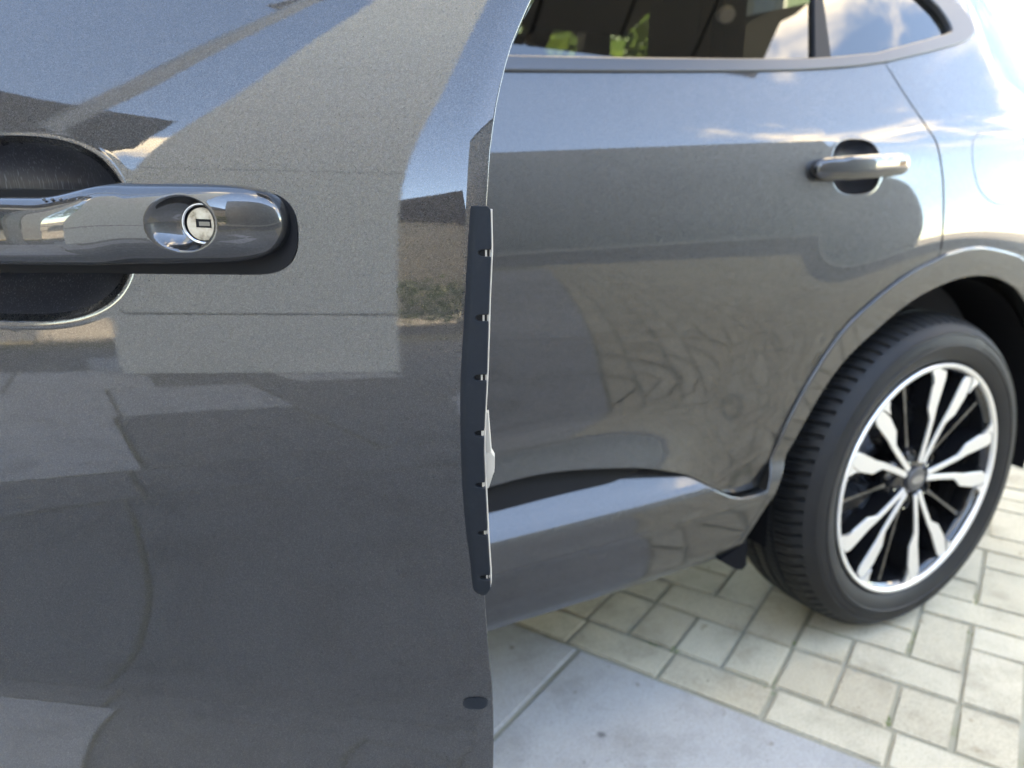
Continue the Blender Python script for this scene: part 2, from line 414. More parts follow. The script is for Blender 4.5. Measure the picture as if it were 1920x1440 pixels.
# grey slabs
spv = empty('slab_paving', st(0, -.5)); tag(spv, kind='structure')
def slab_mesh(a, b):
    bm = bmesh.new(); bmesh.ops.create_cube(bm, size=1)
    for v in bm.verts: v.co = (v.co.x*(a-.009), v.co.y*(b-.009), v.co.z*.08-.04)
    bmesh.ops.bevel(bm, geom=[e for e in bm.edges if all(v.co.z > -.001 for v in e.verts)], offset=.004, segments=2, affect='EDGES')
    me = bpy.data.meshes.new('slab'); bm.to_mesh(me); bm.free(); me.materials.append(SLAB); return me
x0, y0, _ = st(0, -.5); smc = {}
for (ta, tb, s0, w_, pale) in ((0, -1.05, -.18, 1.0, ()), (-1.05, -2.2, -.05, 1.0, ()), (-2.2, -2.5, .0, 1.0, ()), (-2.5, -3.5, .04, .67, (-1, -2, -3, 2, 3)), (-3.5, -4.5, .06, .67, (-1, -2, -3, 0, 4)), (-4.5, -5.6, .30, .67, (-2, -1, 1, 4)), (-5.6, -6.7, 0, .67, (0, 2, -3)), (-6.7, -7.8, .3, .67, ())):
    for i in range(-int(6/w_), int(7/w_)):
        k = (round(ta-tb, 2), i in pale, w_)
        if k not in smc:
            smc[k] = slab_mesh(w_, k[0])
            if k[1]: smc[k].materials[0] = SLAB2
        x, y, _ = st(s0+(.5+i)*w_, (ta+tb)/2)
        o = link(bpy.data.objects.new('slab', smc[k]), spv); o.location = (x-x0, y-y0, random.uniform(-.002, .001))
        o.rotation_euler = (random.gauss(0, .0006), random.gauss(0, .0006), ROT)
gr = MB()
for k in range(2600):
    s_ = random.uniform(-1.0, 2.2); t_ = random.uniform(-1.2, 2.4)
    x, y, _ = st(s_, t_); r = random.choice((.0006, .0008, .001, .0013, .0019)); a = random.uniform(0, 6.28)
    gr.add([(x+r*math.cos(a+q*2.09), y+r*math.sin(a+q*2.09)*.8, -.0005) for q in range(3)]+[(x, y, .0008+r*.9)], [(0, 1, 3), (1, 2, 3), (2, 0, 3)])
GRIT = mat('grit', (.22, .20, .17), .9); ln(GRIT, ramp(GRIT, N(GRIT.node_tree, 'ShaderNodeNewGeometry').outputs['Random Per Island'], [(0, (.10, .09, .08)), (.7, (.28, .25, .21)), (1, (.5, .48, .44))]), bs(GRIT).inputs['Base Color'])
tag(gr.build('grit', GRIT, recalc=False), 'loose sand grains scattered over the pavers and slabs', 'grit', kind='stuff')
# moss tufts in the joints
mm = MB()
for (px, py) in [(-.507, .168), (-.36, .12), (-.43, -.02), (-.58, .22), (.12, -.08), (.235, -.19), (-.26, .06), (.245, -.06), (-.545, .21), (-.30, -.19)]:
    for k in range(16):
        x = px+random.gauss(0, .007); y = py+random.gauss(0, .007); r = random.uniform(.0012, .003)
        vv = []
        for q in range(5): vv.append((x+r*math.cos(q*1.257), y+r*math.sin(q*1.257), -.006))
        vv.append((x+random.gauss(0, .001), y+random.gauss(0, .001), -.004+random.uniform(0, .006)))
        mm.add(vv, [(0, 1, 5), (1, 2, 5), (2, 3, 5), (3, 4, 5), (4, 0, 5)])
tag(mm.build('moss', MOSS), 'small green moss tufts in the joints between the beige pavers', 'moss', kind='stuff')
#<SURF>
def sstep(a, b, x):
    t = np.clip((x-a)/(b-a), 0, 1); return t*t*(3-2*t)
def tilt_profile(tab, soft):
    """inward offset of a panel from its slope (degrees, + faces up) over height"""
    z, v = np.array(tab, float).T
    zz = np.linspace(.2, 1.7, 7501); tt = np.interp(zz, z, v)
    k = np.hanning(2*soft+1); k /= k.sum(); tt = np.convolve(np.pad(tt, soft, 'edge'), k, 'valid')
    tn = np.tan(np.radians(tt)); D = np.concatenate([[0], np.cumsum((tn[1:]+tn[:-1])/2*np.diff(zz))])
    D -= np.interp(.88, zz, D); return zz, D
low = [(.30, 4), (.55, 20), (.575, 18), (.61, 8), (.645, -5), (.68, -8), (.75, -7), (.92, 2.4), (1.0, 8), (1.03, 12)]
top = [(1.10, 26), (1.2, 29), (1.45, 31), (1.52, 40), (1.6, 60)]
TA = tilt_profile(low+[(1.049, 15), (1.0505, 22)]+top, 8)            # door, sharp shoulder crease
TB = tilt_profile([(.30, 0), (.52, -1), (.68, -5), (.80, -5), (.92, 1.5), (1.0, 7), (1.05, 16), (1.12, 26), (1.2, 29)]+top[2:], 150)   # haunch over the wheel
TF = tilt_profile([(.30, 8), (.56, 14), (.61, 11), (.642, 4.3), (.655, -.8), (.685, -5.5), (.735, -9), (.80, -9), (.91, 2.3), (1.0, 8), (1.03, 15), (1.06, 23), (1.12, 31), (1.2, 33)], 110)   # front door
def crease(x): return 1.037+.0395*(np.clip(x, -1.3, -.4)+1.041)
def car_y(x, z):
    zc = z-(crease(x)-1.05)*np.exp(-((z-1.05)/.09)**2)
    a = np.interp(zc, *TA); b = np.interp(zc, *TB)
    wl = sstep(-.86, -.50, x)*sstep(.80, .62, z)+sstep(-.40, -.05, x)*sstep(.85, .95, z)
    wl = np.clip(np.maximum(wl, sstep(-.40, -.05, x)), 0, 1)
    y = a*(1-wl)+b*wl
    r = np.hypot(x, z-.36)
    y = y-.012*sstep(.68, .50, r)
    x0 = .34-.20*sstep(1.02, 1.22, z); k = .30+2.1*np.clip(z-1.10, 0, .32)
    y = y+k*np.maximum(0, x-x0)**2
    y = y+.05*np.maximum(0, -1.7-x)**2
    return y
def car_pt(Q):
    Q = np.asarray(Q, float); return np.stack([Q[:, 0], car_y(Q[:, 0], Q[:, 1]), Q[:, 1]], -1)
# open front door: hinge line, swing angle, axes
DH = np.array([-2.22, 0.0, 0.0]); DA = np.radians(31.0)
DU = np.array([np.cos(DA), -np.sin(DA), 0]); DN = np.array([-np.sin(DA), -np.cos(DA), 0])
EDGE = np.array([(.40, 1.046), (.58, 1.0495), (.613, 1.050), (.657, 1.049), (.68, 1.047), (.718, 1.045), (.739, 1.0446), (.86, 1.0432), (.94, 1.0455), (.999, 1.0483), (1.031, 1.050), (1.055, 1.053), (1.076, 1.057), (1.094, 1.062), (1.116, 1.071), (1.15, 1.088), (1.2, 1.11)])
def door_edge(z): return np.interp(z, EDGE[:, 0], EDGE[:, 1])
#</SURF>
# ------------------------------------------------------------------ car
car = empty('car'); tag(car, 'dark grey metallic car with its front door swung open', 'car')
CW = .93    # centreline

# ---- handle bowls pressed into the doors
def bowl(du, dz, a, b, depth, n=2.7):
    q = (np.abs(du/a)**n+np.abs(dz/b)**n)**(1/n)
    return depth*np.maximum(0, 1-np.minimum(q, 1)**3.4)-.0002*np.exp(-((q-1.04)/.03)**2)
FB = (.762, .984, .076, .0545); RB = (-.322, 1.018, .062, .047)
def bowl_rings(B, n):
    out = []
    for q in (.2, .4, .6, .7, .76, .79, .81, .83, .85, .87, .89, .91, .93, .95, .97, .985, 1.0, 1.01, 1.02, 1.03, 1.04, 1.06, 1.10):
        for k in range(n if q > .7 else n//3):
            a = 2*math.pi*k/(n if q > .7 else n//3); ca, sa = math.cos(a), math.sin(a)
            out.append((B[0]+B[2]*q*math.copysign(abs(ca)**(2/2.7), ca), B[1]+B[3]*q*math.copysign(abs(sa)**(2/2.7), sa)))
    return out
def bowl_paint(o, B, to_param):
    o.data.materials.append(CUP); me = o.data
    co = np.empty(len(me.vertices)*3); me.vertices.foreach_get('co', co); U = to_param(co.reshape(-1, 3))
    q = (np.abs((U[:, 0]-B[0])/B[2])**2.7+np.abs((U[:, 1]-B[1])/B[3])**2.7)**(1/2.7)
    for p in me.polygons:
        if max(q[i] for i in p.vertices) < .935: p.material_index = 1
def rear_door_pt(Q):
    Q = np.asarray(Q, float); p = car_pt(Q)
    p[:, 1] += bowl(Q[:, 0]-RB[0], Q[:, 1]-RB[1], RB[2], RB[3], .020)
    return p
def front_in(u, z):
    e = door_edge(z); r = np.maximum(0, u-(e-.014))
    return np.interp(z, *TF)+9.0*r**2+.004*((u-.6)/.5)**2+bowl(u-FB[0], z-FB[1], FB[2], FB[3], .022)
def front_frame(u, out, z):
    return DH+np.multiply.outer(u, DU)+np.multiply.outer(out, DN)+np.multiply.outer(z, np.array([0, 0, 1.]))
def front_pt(Q):
    Q = np.asarray(Q, float); return front_frame(Q[:, 0], -front_in(Q[:, 0], Q[:, 1]), Q[:, 1])

# ---- rear door
clad_top = spline([(-1.13, .527), (-1.055, .529), (-.976, .533), (-.879, .535), (-.794, .533), (-.736, .524), (-.687, .508), (-.647, .490), (-.592, .457), (-.551, .440), (-.511, .437), (-.474, .441)], 5)
door_bot = []
for q in clad_top:
    door_bot.append((q[0], q[1]+.005+.026*float(sstep(-.70, -1.0, q[0]))))
arch_o = spline([(-.476, .445), (-.431, .554), (-.374, .651), (-.301, .740), (-.185, .812), (-.083, .846)], 5)
shut = spline([(-.081, .854), (-.083, .913), (-.084, .963), (-.087, 1.002), (-.102, 1.062), (-.124, 1.092), (-.150, 1.135), (-.178, 1.198)], 5)
belt_lo = spline([(-1.13, 1.143), (-.991, 1.149), (-.755, 1.161), (-.47, 1.178), (-.293, 1.194), (-.180, 1.209)], 5)
belt_hi = spline([(-1.13, 1.159), (-.974, 1.165), (-.75, 1.176), (-.398, 1.197), (-.198, 1.219)], 5)
g_ = .0045
out_rd = door_bot + [(x-.003, z+.003) for x, z in arch_o] + [(x, z) for x, z in shut[1:]] + [(x, z-.001) for x, z in belt_lo[::-1]]
ex = []
xs = np.arange(-1.12, -.1, .006)
for dz in (-.010, -.006, -.0032, -.0015, 0, .0015, .0032, .006, .010): ex += [(x, crease(x)+dz) for x in xs]
ex += bowl_rings(RB, 160)
rear_door = panel('rear_door', out_rd, rear_door_pt, (0, -1, 0), PAINT, car, h=.011, extra=ex, flange=.02, rr=.002, he=.008)
bowl_paint(rear_door, RB, lambda c_: c_[:, [0, 2]])
def car_off(d):
    def f(Q):
        p = car_pt(Q); p[:, 1] += d; return p
    return f
panel('belt_molding', belt_lo+belt_hi[::-1], car_off(-.005), (0, -1, 0), SATIN, rear_door, h=.012, flange=.012, rr=.0045, he=.01)
div = [(-.360, 1.190), (-.304, 1.31), (-.215, 1.475)]; div2 = [(-.318, 1.195), (-.283, 1.312), (-.195, 1.475)]
panel('window_pane', [(-1.12, 1.15), (-.33, 1.19)]+[(-.352, 1.20), (-.300, 1.31), (-.213, 1.47), (-1.08, 1.47)], car_off(.012), (0, -1, 0), GLASS, rear_door, h=.03, flange=.004, rr=.0008)
panel('pillar_trim', div+div2[::-1], car_off(.002), (0, -1, 0), BLACK, rear_door, h=.02, flange=.012, rr=.002)
panel('window_frame', [(-1.12, 1.465), (-.2, 1.465), (-.235, 1.505), (-1.09, 1.505)], car_off(.002), (0, -1, 0), GLOSSB, rear_door, h=.03, flange=.012)
sl = [(x, z-.02) for x, z in clad_top]+[(x, z+.012) for x, z in door_bot[::-1]]
panel('dark_gap_strip', sl, car_off(.028), (0, -1, 0), RUBBER, rear_door, h=.02, flange=.004)  # black strip added to draw the dark undercut below the door skin

# ---- pull handles
def handle(name, parent, u0, u1, z0, slope, frame, skin, lock=None, hh=.0205):
    ns, na = 250, 112; V = []; 
    S = (1-np.cos(np.linspace(0, math.pi, ns)))/2*.5+np.linspace(0, 1, ns)*.5
    A = np.linspace(0, 2*math.pi, na, endpoint=False)
    for s_ in S:
        e = max(1e-4, 1-abs(2*s_-1)**12)**.5; u = u0+(u1-u0)*s_
        hgt = hh*e*(1-.06*abs(2*s_-1)**2)
        crown = .012+.021*max(0, math.sin(math.pi*min(max(s_*.90+.05, 0), 1)))**.55
        crown = crown*(.35+.65*e)
        mid = float(sstep(.20, .30, s_)*sstep(.66, .56, s_)); back = -.006+.018*mid
        cx, hw = (crown+back)/2, (crown-back)/2
        dz = 0
        if lock:
            kq = 1-.17*(1-float(sstep(.44, .64, s_))); dz = hgt*(1-kq); hgt *= kq
        ca, sa = np.cos(A), np.sin(A); n = 2.9
        o = cx+hw*np.sign(ca)*np.abs(ca)**(2/n); z = hgt*np.sign(sa)*np.abs(sa)**(2/n)
        if lock:
            q = np.hypot((u-lock[0])/lock[2], (z-lock[1])/lock[3])
            o = np.where((ca > 0), o-.0110*np.clip(1-q**3, 0, 1)*(q < 1), o)
        zc = z0+slope*(u-(u0+u1)/2)-dz
        V.append(frame(np.full(na, u), o-skin(u, zc), zc+z))
    V = np.concatenate(V); F = []
    for i in range(ns-1):
        for j in range(na): F.append((i*na+j, i*na+(j+1) % na, (i+1)*na+(j+1) % na, (i+1)*na+j))
    F.append(tuple(range(na))[::-1]); F.append(tuple(range((ns-1)*na, ns*na)))
    mb = MB(); mb.v = [tuple(v) for v in V]; mb.f = F
    return mb.build(name, HANDLE, parent, smooth=True)
def stadium(u0, u1, zc, hh, n=14, p=2.6):
    r = hh*1.15; pts = []
    for k in range(2*n+1):
        a = -math.pi/2+math.pi*k/(2*n); pts.append((u1-r+r*math.copysign(abs(math.cos(a))**(2/p), math.cos(a)), zc+hh*math.copysign(abs(math.sin(a))**(2/p), math.sin(a))))
    for k in range(2*n+1):
        a = math.pi/2+math.pi*k/(2*n); pts.append((u0+r+r*math.copysign(abs(math.cos(a))**(2/p), math.cos(a)), zc+hh*math.copysign(abs(math.sin(a))**(2/p), math.sin(a))))
    return pts
rframe = lambda u, out, z: np.stack([u, -out, z], -1)
def rskin(u, z): return float(car_y(np.array([u]), np.array([z]))[0])
handle('pull_handle', rear_door, -.437, -.196, 1.019, .045, rframe, rskin)

# ---- front door, swung open
eds = [(door_edge(z), z) for z in np.arange(.42, 1.1551, .012)]
out_fd = [(.03, .42)]+eds+[(door_edge(1.155), 1.155), (.05, 1.14)]
ex = []
ex += bowl_rings(FB, 220)
for d in (.0025, .005, .008, .011, .014, .018): ex += [(door_edge(z)-d, z) for z in np.arange(.43, 1.15, .004)]
front_door = panel('front_door', out_fd, front_pt, DN, PAINT, car, h=.009, extra=ex, flange=.016, rr=.0012, he=.004)
bowl_paint(front_door, FB, lambda c_: np.stack([(c_-DH)@DU, c_[:, 2]], -1))
fskin = lambda u, z: float(np.interp(z, *TF)+.004*((u-.6)/.5)**2)
HZ = .9895
LK = (.8815, .001, .0185, .0155)
handle('pull_handle', front_door, .692, .9345, HZ, 0.0, front_frame, fskin, lock=LK, hh=.0228)
def onskin(p, out): return front_frame(np.array(p[0]), np.array(out-fskin(*p)), np.array(p[1]))
gs = stadium(.688, .9380, HZ-.0060, .0243)
MB().prism(gs, lambda p: onskin(p, .0012), lambda p: onskin(p, -.004)).build('gasket_shadow_gap', RUBBER, front_door)  # gasket, set lower so its black also draws the shadow gap below
# key lock
lu, lz = .8915, HZ+.001; sL = (lu-.692)/(.9345-.692)
crn = .012+.021*math.sin(math.pi*(sL*.9+.05))**.55
def disc(name, material, u, z, r, o0, o1, parent, n=40, el=1.0):
    mb = MB(); P_ = []
    for k in range(n):
        a = 2*math.pi*k/n; P_.append((u+r*math.cos(a), z+r*el*math.sin(a)))
    sk = fskin(u, z)
    mb.prism(P_, lambda p: front_frame(np.array(p[0]), np.array(o1-sk), np.array(p[1])), lambda p: front_frame(np.array(p[0]), np.array(o0-sk), np.array(p[1])))
    return mb.build(name, material, parent, angle=40)
def ring(name, material, u, z, r0, r1, o0, o1, parent, n=48):
    mb = MB(); sk = fskin(u, z); V = []; F = []
    sec = [(r0, o0), (r0, o1-.0006), (r0+.0006, o1), (r1-.0006, o1), (r1, o1-.0006), (r1, o0)]
    for k in range(n):
        a = 2*math.pi*k/n
        for r, o in sec: V.append(front_frame(np.array(u+r*math.cos(a)), np.array(o-sk), np.array(z+r*math.sin(a))))
    q = len(sec)
    for k in range(n):
        for j in range(q-1): F.append((k*q+j, k*q+j+1, ((k+1) % n)*q+j+1, ((k+1) % n)*q+j))
    mb.add(V, F); return mb.build(name, material, parent, angle=40)
disc('lock_well', RUBBER, lu, lz, .0108, crn-.014, crn-.0058, front_door)
disc('lock_cylinder', LOCK, lu+.0008, lz-.0003, .0090, crn-.014, crn-.0034, front_door)
ring('lock_ring', CHROME, lu, lz, .0099, .0116, crn-.012, crn-.0030, front_door)
sk = fskin(lu, lz)
mb = MB()
for (a0, a1, b0, b1, o) in [(-.0030, .0056, -.0021, .0026, crn-.0031)]:
    mb.prism([(lu+a0, lz+b0), (lu+a1, lz+b0-.0003), (lu+a1, lz+b1-.0003), (lu+a0, lz+b1)], lambda p: front_frame(np.array(p[0]), np.array(o-sk), np.array(p[1])), lambda p: front_frame(np.array(p[0]), np.array(o-.004-sk), np.array(p[1])))
mb.build('key_slot', RUBBER, front_door)
mb = MB(); mb.prism([(lu-.0012, lz-.0012), (lu+.0048, lz-.0013), (lu+.0048, lz+.0010), (lu-.0012, lz+.0011)], lambda p: front_frame(np.array(p[0]), np.array(crn-.0029-sk), np.array(p[1])), lambda p: front_frame(np.array(p[0]), np.array(crn-.006-sk), np.array(p[1])))
mb.build('slot_shutter', mat('dull_steel', (.16, .15, .13), .4, .7), front_door)
dm = bpy.data.meshes.new('grip_dot'); bm = bmesh.new(); bmesh.ops.create_uvsphere(bm, u_segments=10, v_segments=6, radius=.0009); bm.to_mesh(dm); bm.free(); dm.materials.append(HANDLE)
for k in range(7):
    u = .8075+.0047*k; sdot = (u-.692)/(.9345-.692)
    o = link(bpy.data.objects.new('grip_dot', dm), front_door)
    cr = .012+.021*math.sin(math.pi*(sdot*.9+.05))**.55
    bk = -.006+.018*float(sstep(.20, .30, sdot)*sstep(.66, .56, sdot))
    o.location = tuple(front_frame(np.array(u), np.array((cr+bk)/2+.80*(cr-bk)/2-fskin(u, HZ)), np.array(HZ+.0176-.0035)))

# ---- door edge protector
pl = spline([(1.0402, .9991), (1.0384, .9713), (1.0363, .9339), (1.034, .9015), (1.0333, .8744), (1.0333, .8309), (1.0348, .791), (1.0369, .7655), (1.0380, .7457), (1.0400, .7412)], 4)
pr_ = [(1.0497, .9991), (1.0512, .9975), (1.0518, .9744), (1.0506, .9467), (1.0492, .9018), (1.0473, .8677), (1.0468, .8498), (1.0474, .8235), (1.0481, .7914), (1.0493, .7572), (1.0492, .7461), (1.0462, .7407)]
pru = lambda z: float(np.interp(z, [q[1] for q in pr_[::-1]], [q[0] for q in pr_[::-1]]))
NZ = [.9729, .935, .8986, .8626, .8269, .7908, .7551]; NU = [1.0440, 1.0425, 1.0413, 1.0412, 1.0412, 1.0417, 1.0424]
right = [pr_[0], pr_[1]]
zs = 0.9975
for nz, nu in zip(NZ, NU):
    for z in np.arange(zs-.004, nz+.004, -.004): right.append((pru(z), z))
    hw = .0025; right.append((pru(nz+hw)+.0, nz+hw))
    for k in range(7):
        a = math.pi/2+math.pi*k/6; right.append((nu+.0034+.0034*math.cos(a), nz+hw*math.sin(a)))
    right.append((pru(nz-hw), nz-hw)); zs = nz-.0019
for z in np.arange(zs-.004, .747, -.004): right.append((pru(z), z))
right += [(1.0492, .7461), (1.0478, .7428), (1.0462, .7407)]
poly = [tuple(q) for q in pl]+right[::-1]
def prot_pt(off):
    def f(Q):
        Q = np.asarray(Q, float); e = door_edge(Q[:, 1])
        i = np.interp(Q[:, 1], *TF)+.004*((Q[:, 0]-.6)/.5)**2
        lift = .0004+.0022*sstep(-.002, .004, Q[:, 0]-np.interp(Q[:, 1], [q[1] for q in pl[::-1]], [q[0] for q in pl[::-1]]))
        return front_frame(Q[:, 0], -i+lift+off, Q[:, 1])
    return f
panel('edge_protector', poly, prot_pt(0), DN, PROT, front_door, h=.0018, flange=.0026, rr=.0006, he=.0012)
mb = MB(); V = []; zl = np.arange(.7425, .9985, .003)
for z in zl:
    u = pru(z)+.0002
    for (du, o) in ((-.0042, -.0012), (.0007, -.0008), (.0009, -.0048), (-.0042, -.0048)):
        V.append(front_frame(np.array(u+du), np.array(o-fskin(u, z)), np.array(z)))
F = [(i*4+j, i*4+(j+1) % 4, i*4+4+(j+1) % 4, i*4+4+j) for i in range(len(zl)-1) for j in range(4)]+[(0, 1, 2, 3), tuple(len(V)-4+k for k in (3, 2, 1, 0))]
mb.add(V, F); mb.build('protector_back', CREAM, front_door)
for nz, nu in zip(NZ, NU):
    mb = MB(); u = nu+.0046
    mb.prism([(u, nz-.0022), (u+.0011, nz-.0022), (u+.0011, nz+.0022), (u, nz+.0022)], lambda p: onskin(p, .0008), lambda p: onskin(p, -.003)); mb.build('clip_tab', CREAM, front_door)
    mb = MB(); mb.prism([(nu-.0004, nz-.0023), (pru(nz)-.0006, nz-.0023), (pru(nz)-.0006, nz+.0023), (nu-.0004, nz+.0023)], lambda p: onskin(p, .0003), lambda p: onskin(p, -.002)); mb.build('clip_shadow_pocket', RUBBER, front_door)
mb = MB(); lv = [(1.0440, .8740), (1.0496, .8740), (1.0512, .8480), (1.0532, .8440), (1.0530, .8335), (1.0496, .8218), (1.0440, .8180)]
mb.prism(lv, lambda p: onskin(p, -.0055), lambda p: onskin(p, -.011)); mb.build('release_lever', CREAM, front_door)
mb = MB(); lv = [(1.0448, .8465), (1.0512, .8475), (1.0534, .8442), (1.0532, .8335), (1.0502, .8270), (1.0448, .8270)]
mb.prism(lv, lambda p: onskin(p, -.0045), lambda p: onskin(p, -.0056)); mb.build('lever_grip', CREAM, front_door)
# dark oval pad near the bottom of the edge
st_ = [(1.0375+.0090*math.copysign(abs(math.cos(a))**.8, math.cos(a)), 0.6445+.0048*math.copysign(abs(math.sin(a))**.8, math.sin(a))) for a in np.linspace(0, 2*math.pi, 28, endpoint=False)]
mb = MB(); mb.prism(st_, lambda p: onskin(p, .0009-9*max(0, p[0]-door_edge(p[1])+.014)**2), lambda p: onskin(p, -.004)); mb.build('oval_pad', PROT, front_door)
# inner trim, frame and glass of the open door
fo = lambda d: (lambda Q: front_frame(np.asarray(Q)[:, 0], -np.interp(np.asarray(Q)[:, 1], *TF)-d, np.asarray(Q)[:, 1]))
panel('inner_panel', [(.05, .45), (1.02, .45), (1.022, 1.10), (1.04, 1.14), (.07, 1.12)], fo(.03), DN, BLACK, front_door, h=.03, flange=.05)
panel('belt_molding', [(.06, 1.142), (door_edge(1.158), 1.157), (door_edge(1.172), 1.172), (.07, 1.157)], fo(-.004), DN, SATIN, front_door, h=.03, flange=.012, rr=.004)
panel('window_pane', [(.10, 1.158), (1.09, 1.173), (1.10, 1.25), (.93, 1.46), (.62, 1.44), (.40, 1.33)], fo(.012), DN, GLASS, front_door, h=.05, flange=.004)
panel('window_frame', [(1.085, 1.172), (1.125, 1.172), (1.125, 1.25), (.95, 1.50), (.60, 1.475), (.37, 1.35), (.08, 1.157), (.12, 1.157), (.40, 1.325), (.62, 1.435), (.925, 1.455), (1.085, 1.25)], fo(.004), DN, GLOSSB, front_door, h=.03, flange=.02)

# ---- quarter panel, fuel flap, trims
q_in = spline([(-.180, 1.209), (-.035, 1.238), (.062, 1.259), (.108, 1.272), (.135, 1.286), (.144, 1.300), (.139, 1.320), (.11, 1.35), (.02, 1.42), (-.12, 1.49), (-.2, 1.51)], 5)
glass_in = spline([(-.198, 1.219), (-.023, 1.258), (.045, 1.274), (.063, 1.282), (.068, 1.297), (.057, 1.321), (.036, 1.343), (-.06, 1.415), (-.19, 1.475)], 5)
arch_full = [(-.081+.0, .8505)]+spline([(-.079, .8505), (.0, .860), (.065, .858), (.15, .843), (.206, .826), (.32, .76), (.41, .66), (.47, .54), (.495, .42), (.50, .33)], 5)[1:]
tl = [(.20, 1.41), (.230, 1.363), (.253, 1.331), (.295, 1.289), (.345, 1.245), (.42, 1.185), (.50, 1.13), (.60, 1.09)]
tls = spline(tl, 5)
qp = [(x+.0060, z) for x, z in shut[::-1]]
out_q = [(x, z) for x, z in arch_full]+[(.60, .33), (.84, .45), (.86, .70), (.86, .98), (.70, 1.06)]+[(x, z) for x, z in tls[::-1]]+[(.12, 1.50), (-.2, 1.512)]+[(x, z) for x, z in q_in[::-1][1:]]+qp[1:-1]
flap = spline([(.006, 1.041), (.013, 1.066), (.038, 1.084), (.066, 1.088), (.139, 1.091), (.175, 1.085), (.200, 1.062), (.208, 1.03), (.207, .985), (.198, .955), (.170, .943), (.112, .942), (.065, .952), (.029, .976), (.012, 1.011), (.006, 1.041)], 4)[:-1]
fc = np.mean(flap, 0)
quarter = panel('quarter_panel', out_q, car_pt, (0, -1, 0), PAINT, car, h=.014, holes=[flap], flange=.02, rr=.002, he=.008)
panel('fuel_flap', [fc+(q-fc)*(1-.0032/max(.03, np.hypot(*(q-fc)))) for q in flap], car_pt, (0, -1, 0), PAINT, car, h=.012, flange=.012, rr=.0015, he=.006)
mb = MB(); mb.prism([tuple(fc+(q-fc)*1.06) for q in flap], lambda p: (p[0], car_y(np.array([p[0]]), np.array([p[1]]))[0]+.010, p[1]), lambda p: (p[0], car_y(np.array([p[0]]), np.array([p[1]]))[0]+.03, p[1])); mb.build('filler_well', BLACK, quarter)
panel('quarter_molding', q_in[:46]+glass_in[:37][::-1], car_off(-.005), (0, -1, 0), SATIN, quarter, h=.02, flange=.012, rr=.0045, he=.01)
panel('quarter_glass', [(-.322, 1.197), (-.20, 1.212)]+[tuple(q) for q in glass_in]+[(-.197, 1.47), (-.286, 1.312)], car_off(.010), (0, -1, 0), GLASS, quarter, h=.03, flange=.004)
tg_ = [(x+.004, z+.002) for x, z in tls]
panel('tailgate_side', tg_+[(.80, 1.06), (.70, 1.20), (.56, 1.38), (.30, 1.50)], car_pt, (0, -1, 0), PAINT, quarter, h=.02, flange=.02, he=.01)

# ---- wheel arch trim and sill cladding
arch_in = spline([(-.512, .322), (-.506, .350), (-.474, .415), (-.428, .490), (-.330, .642), (-.236, .718), (-.135, .775), (-.014, .806), (.09, .806), (.16, .788), (.226, .759), (.33, .68), (.40, .59), (.44, .48), (.455, .33)], 5)
arch_out = [(-.545, .318), (-.519, .345), (-.497, .39), (-.480, .4365)]+arch_o[:-1]+[(-.083, .846)]+arch_full[1:-1]+[(.50, .33)]
CZ = np.array([(.25, .06), (.300, .024), (.318, .010), (.335, .003), (.36, -.004), (.420, -.0155), (.4285, -.0185), (.440, -.0170), (.466, -.0150), (.476, -.0115), (.484, -.004), (.530, .034), (.56, .06)])
zq = np.linspace(.25, .56, 1241); yq = np.interp(zq, *CZ.T); kk = np.hanning(25); kk /= kk.sum(); yq = np.convolve(np.pad(yq, 12, 'edge'), kk, 'valid')
def trim_pt(Q):
    p = car_pt(Q); Q = np.asarray(Q); r = np.hypot(Q[:, 0], Q[:, 1]-.36)
    low_ = sstep(.52, .44, Q[:, 1])
    p[:, 1] = (p[:, 1]-.006)*(1-low_)+(np.interp(Q[:, 1], zq, yq)+.006)*low_
    return p
panel('arch_trim', arch_out+arch_in[::-1], trim_pt, (0, -1, 0), PAINT, car, h=.010, flange=.035, rr=.005, he=.008)
def clad_pt(Q):
    Q = np.asarray(Q, float); y = np.interp(Q[:, 1], zq, yq)+.006*sstep(-.80, -.52, Q[:, 0])
    return np.stack([Q[:, 0], y, Q[:, 1]], -1)
ct = [(-2.27, .40), (-1.16, .40), (-1.14, .526)]+[tuple(q) for q in clad_top[2:]]+[(-.485, .4355), (-.493, .410), (-.510, .375), (-.533, .340), (-.560, .306), (-.60, .303), (-2.27, .303)]
ex = []
for z in (.422, .4255, .4285, .4315, .435, .470, .474, .478, .482, .486): ex += [(x, z) for x in np.arange(-2.2, -.5, .008)]
panel('sill_cladding', ct, clad_pt, (0, -1, 0), PAINT, car, h=.012, extra=ex, flange=.03, rr=.003, he=.008)
mb = MB(); mb.prism([(-.566, .310), (-.500, .335), (-.496, .282), (-.506, .275), (-.522, .280)], lambda p: (p[0], .010, p[1]), lambda p: (p[0]+.01, .16, p[1])); mb.build('mud_flap', LINER, car)

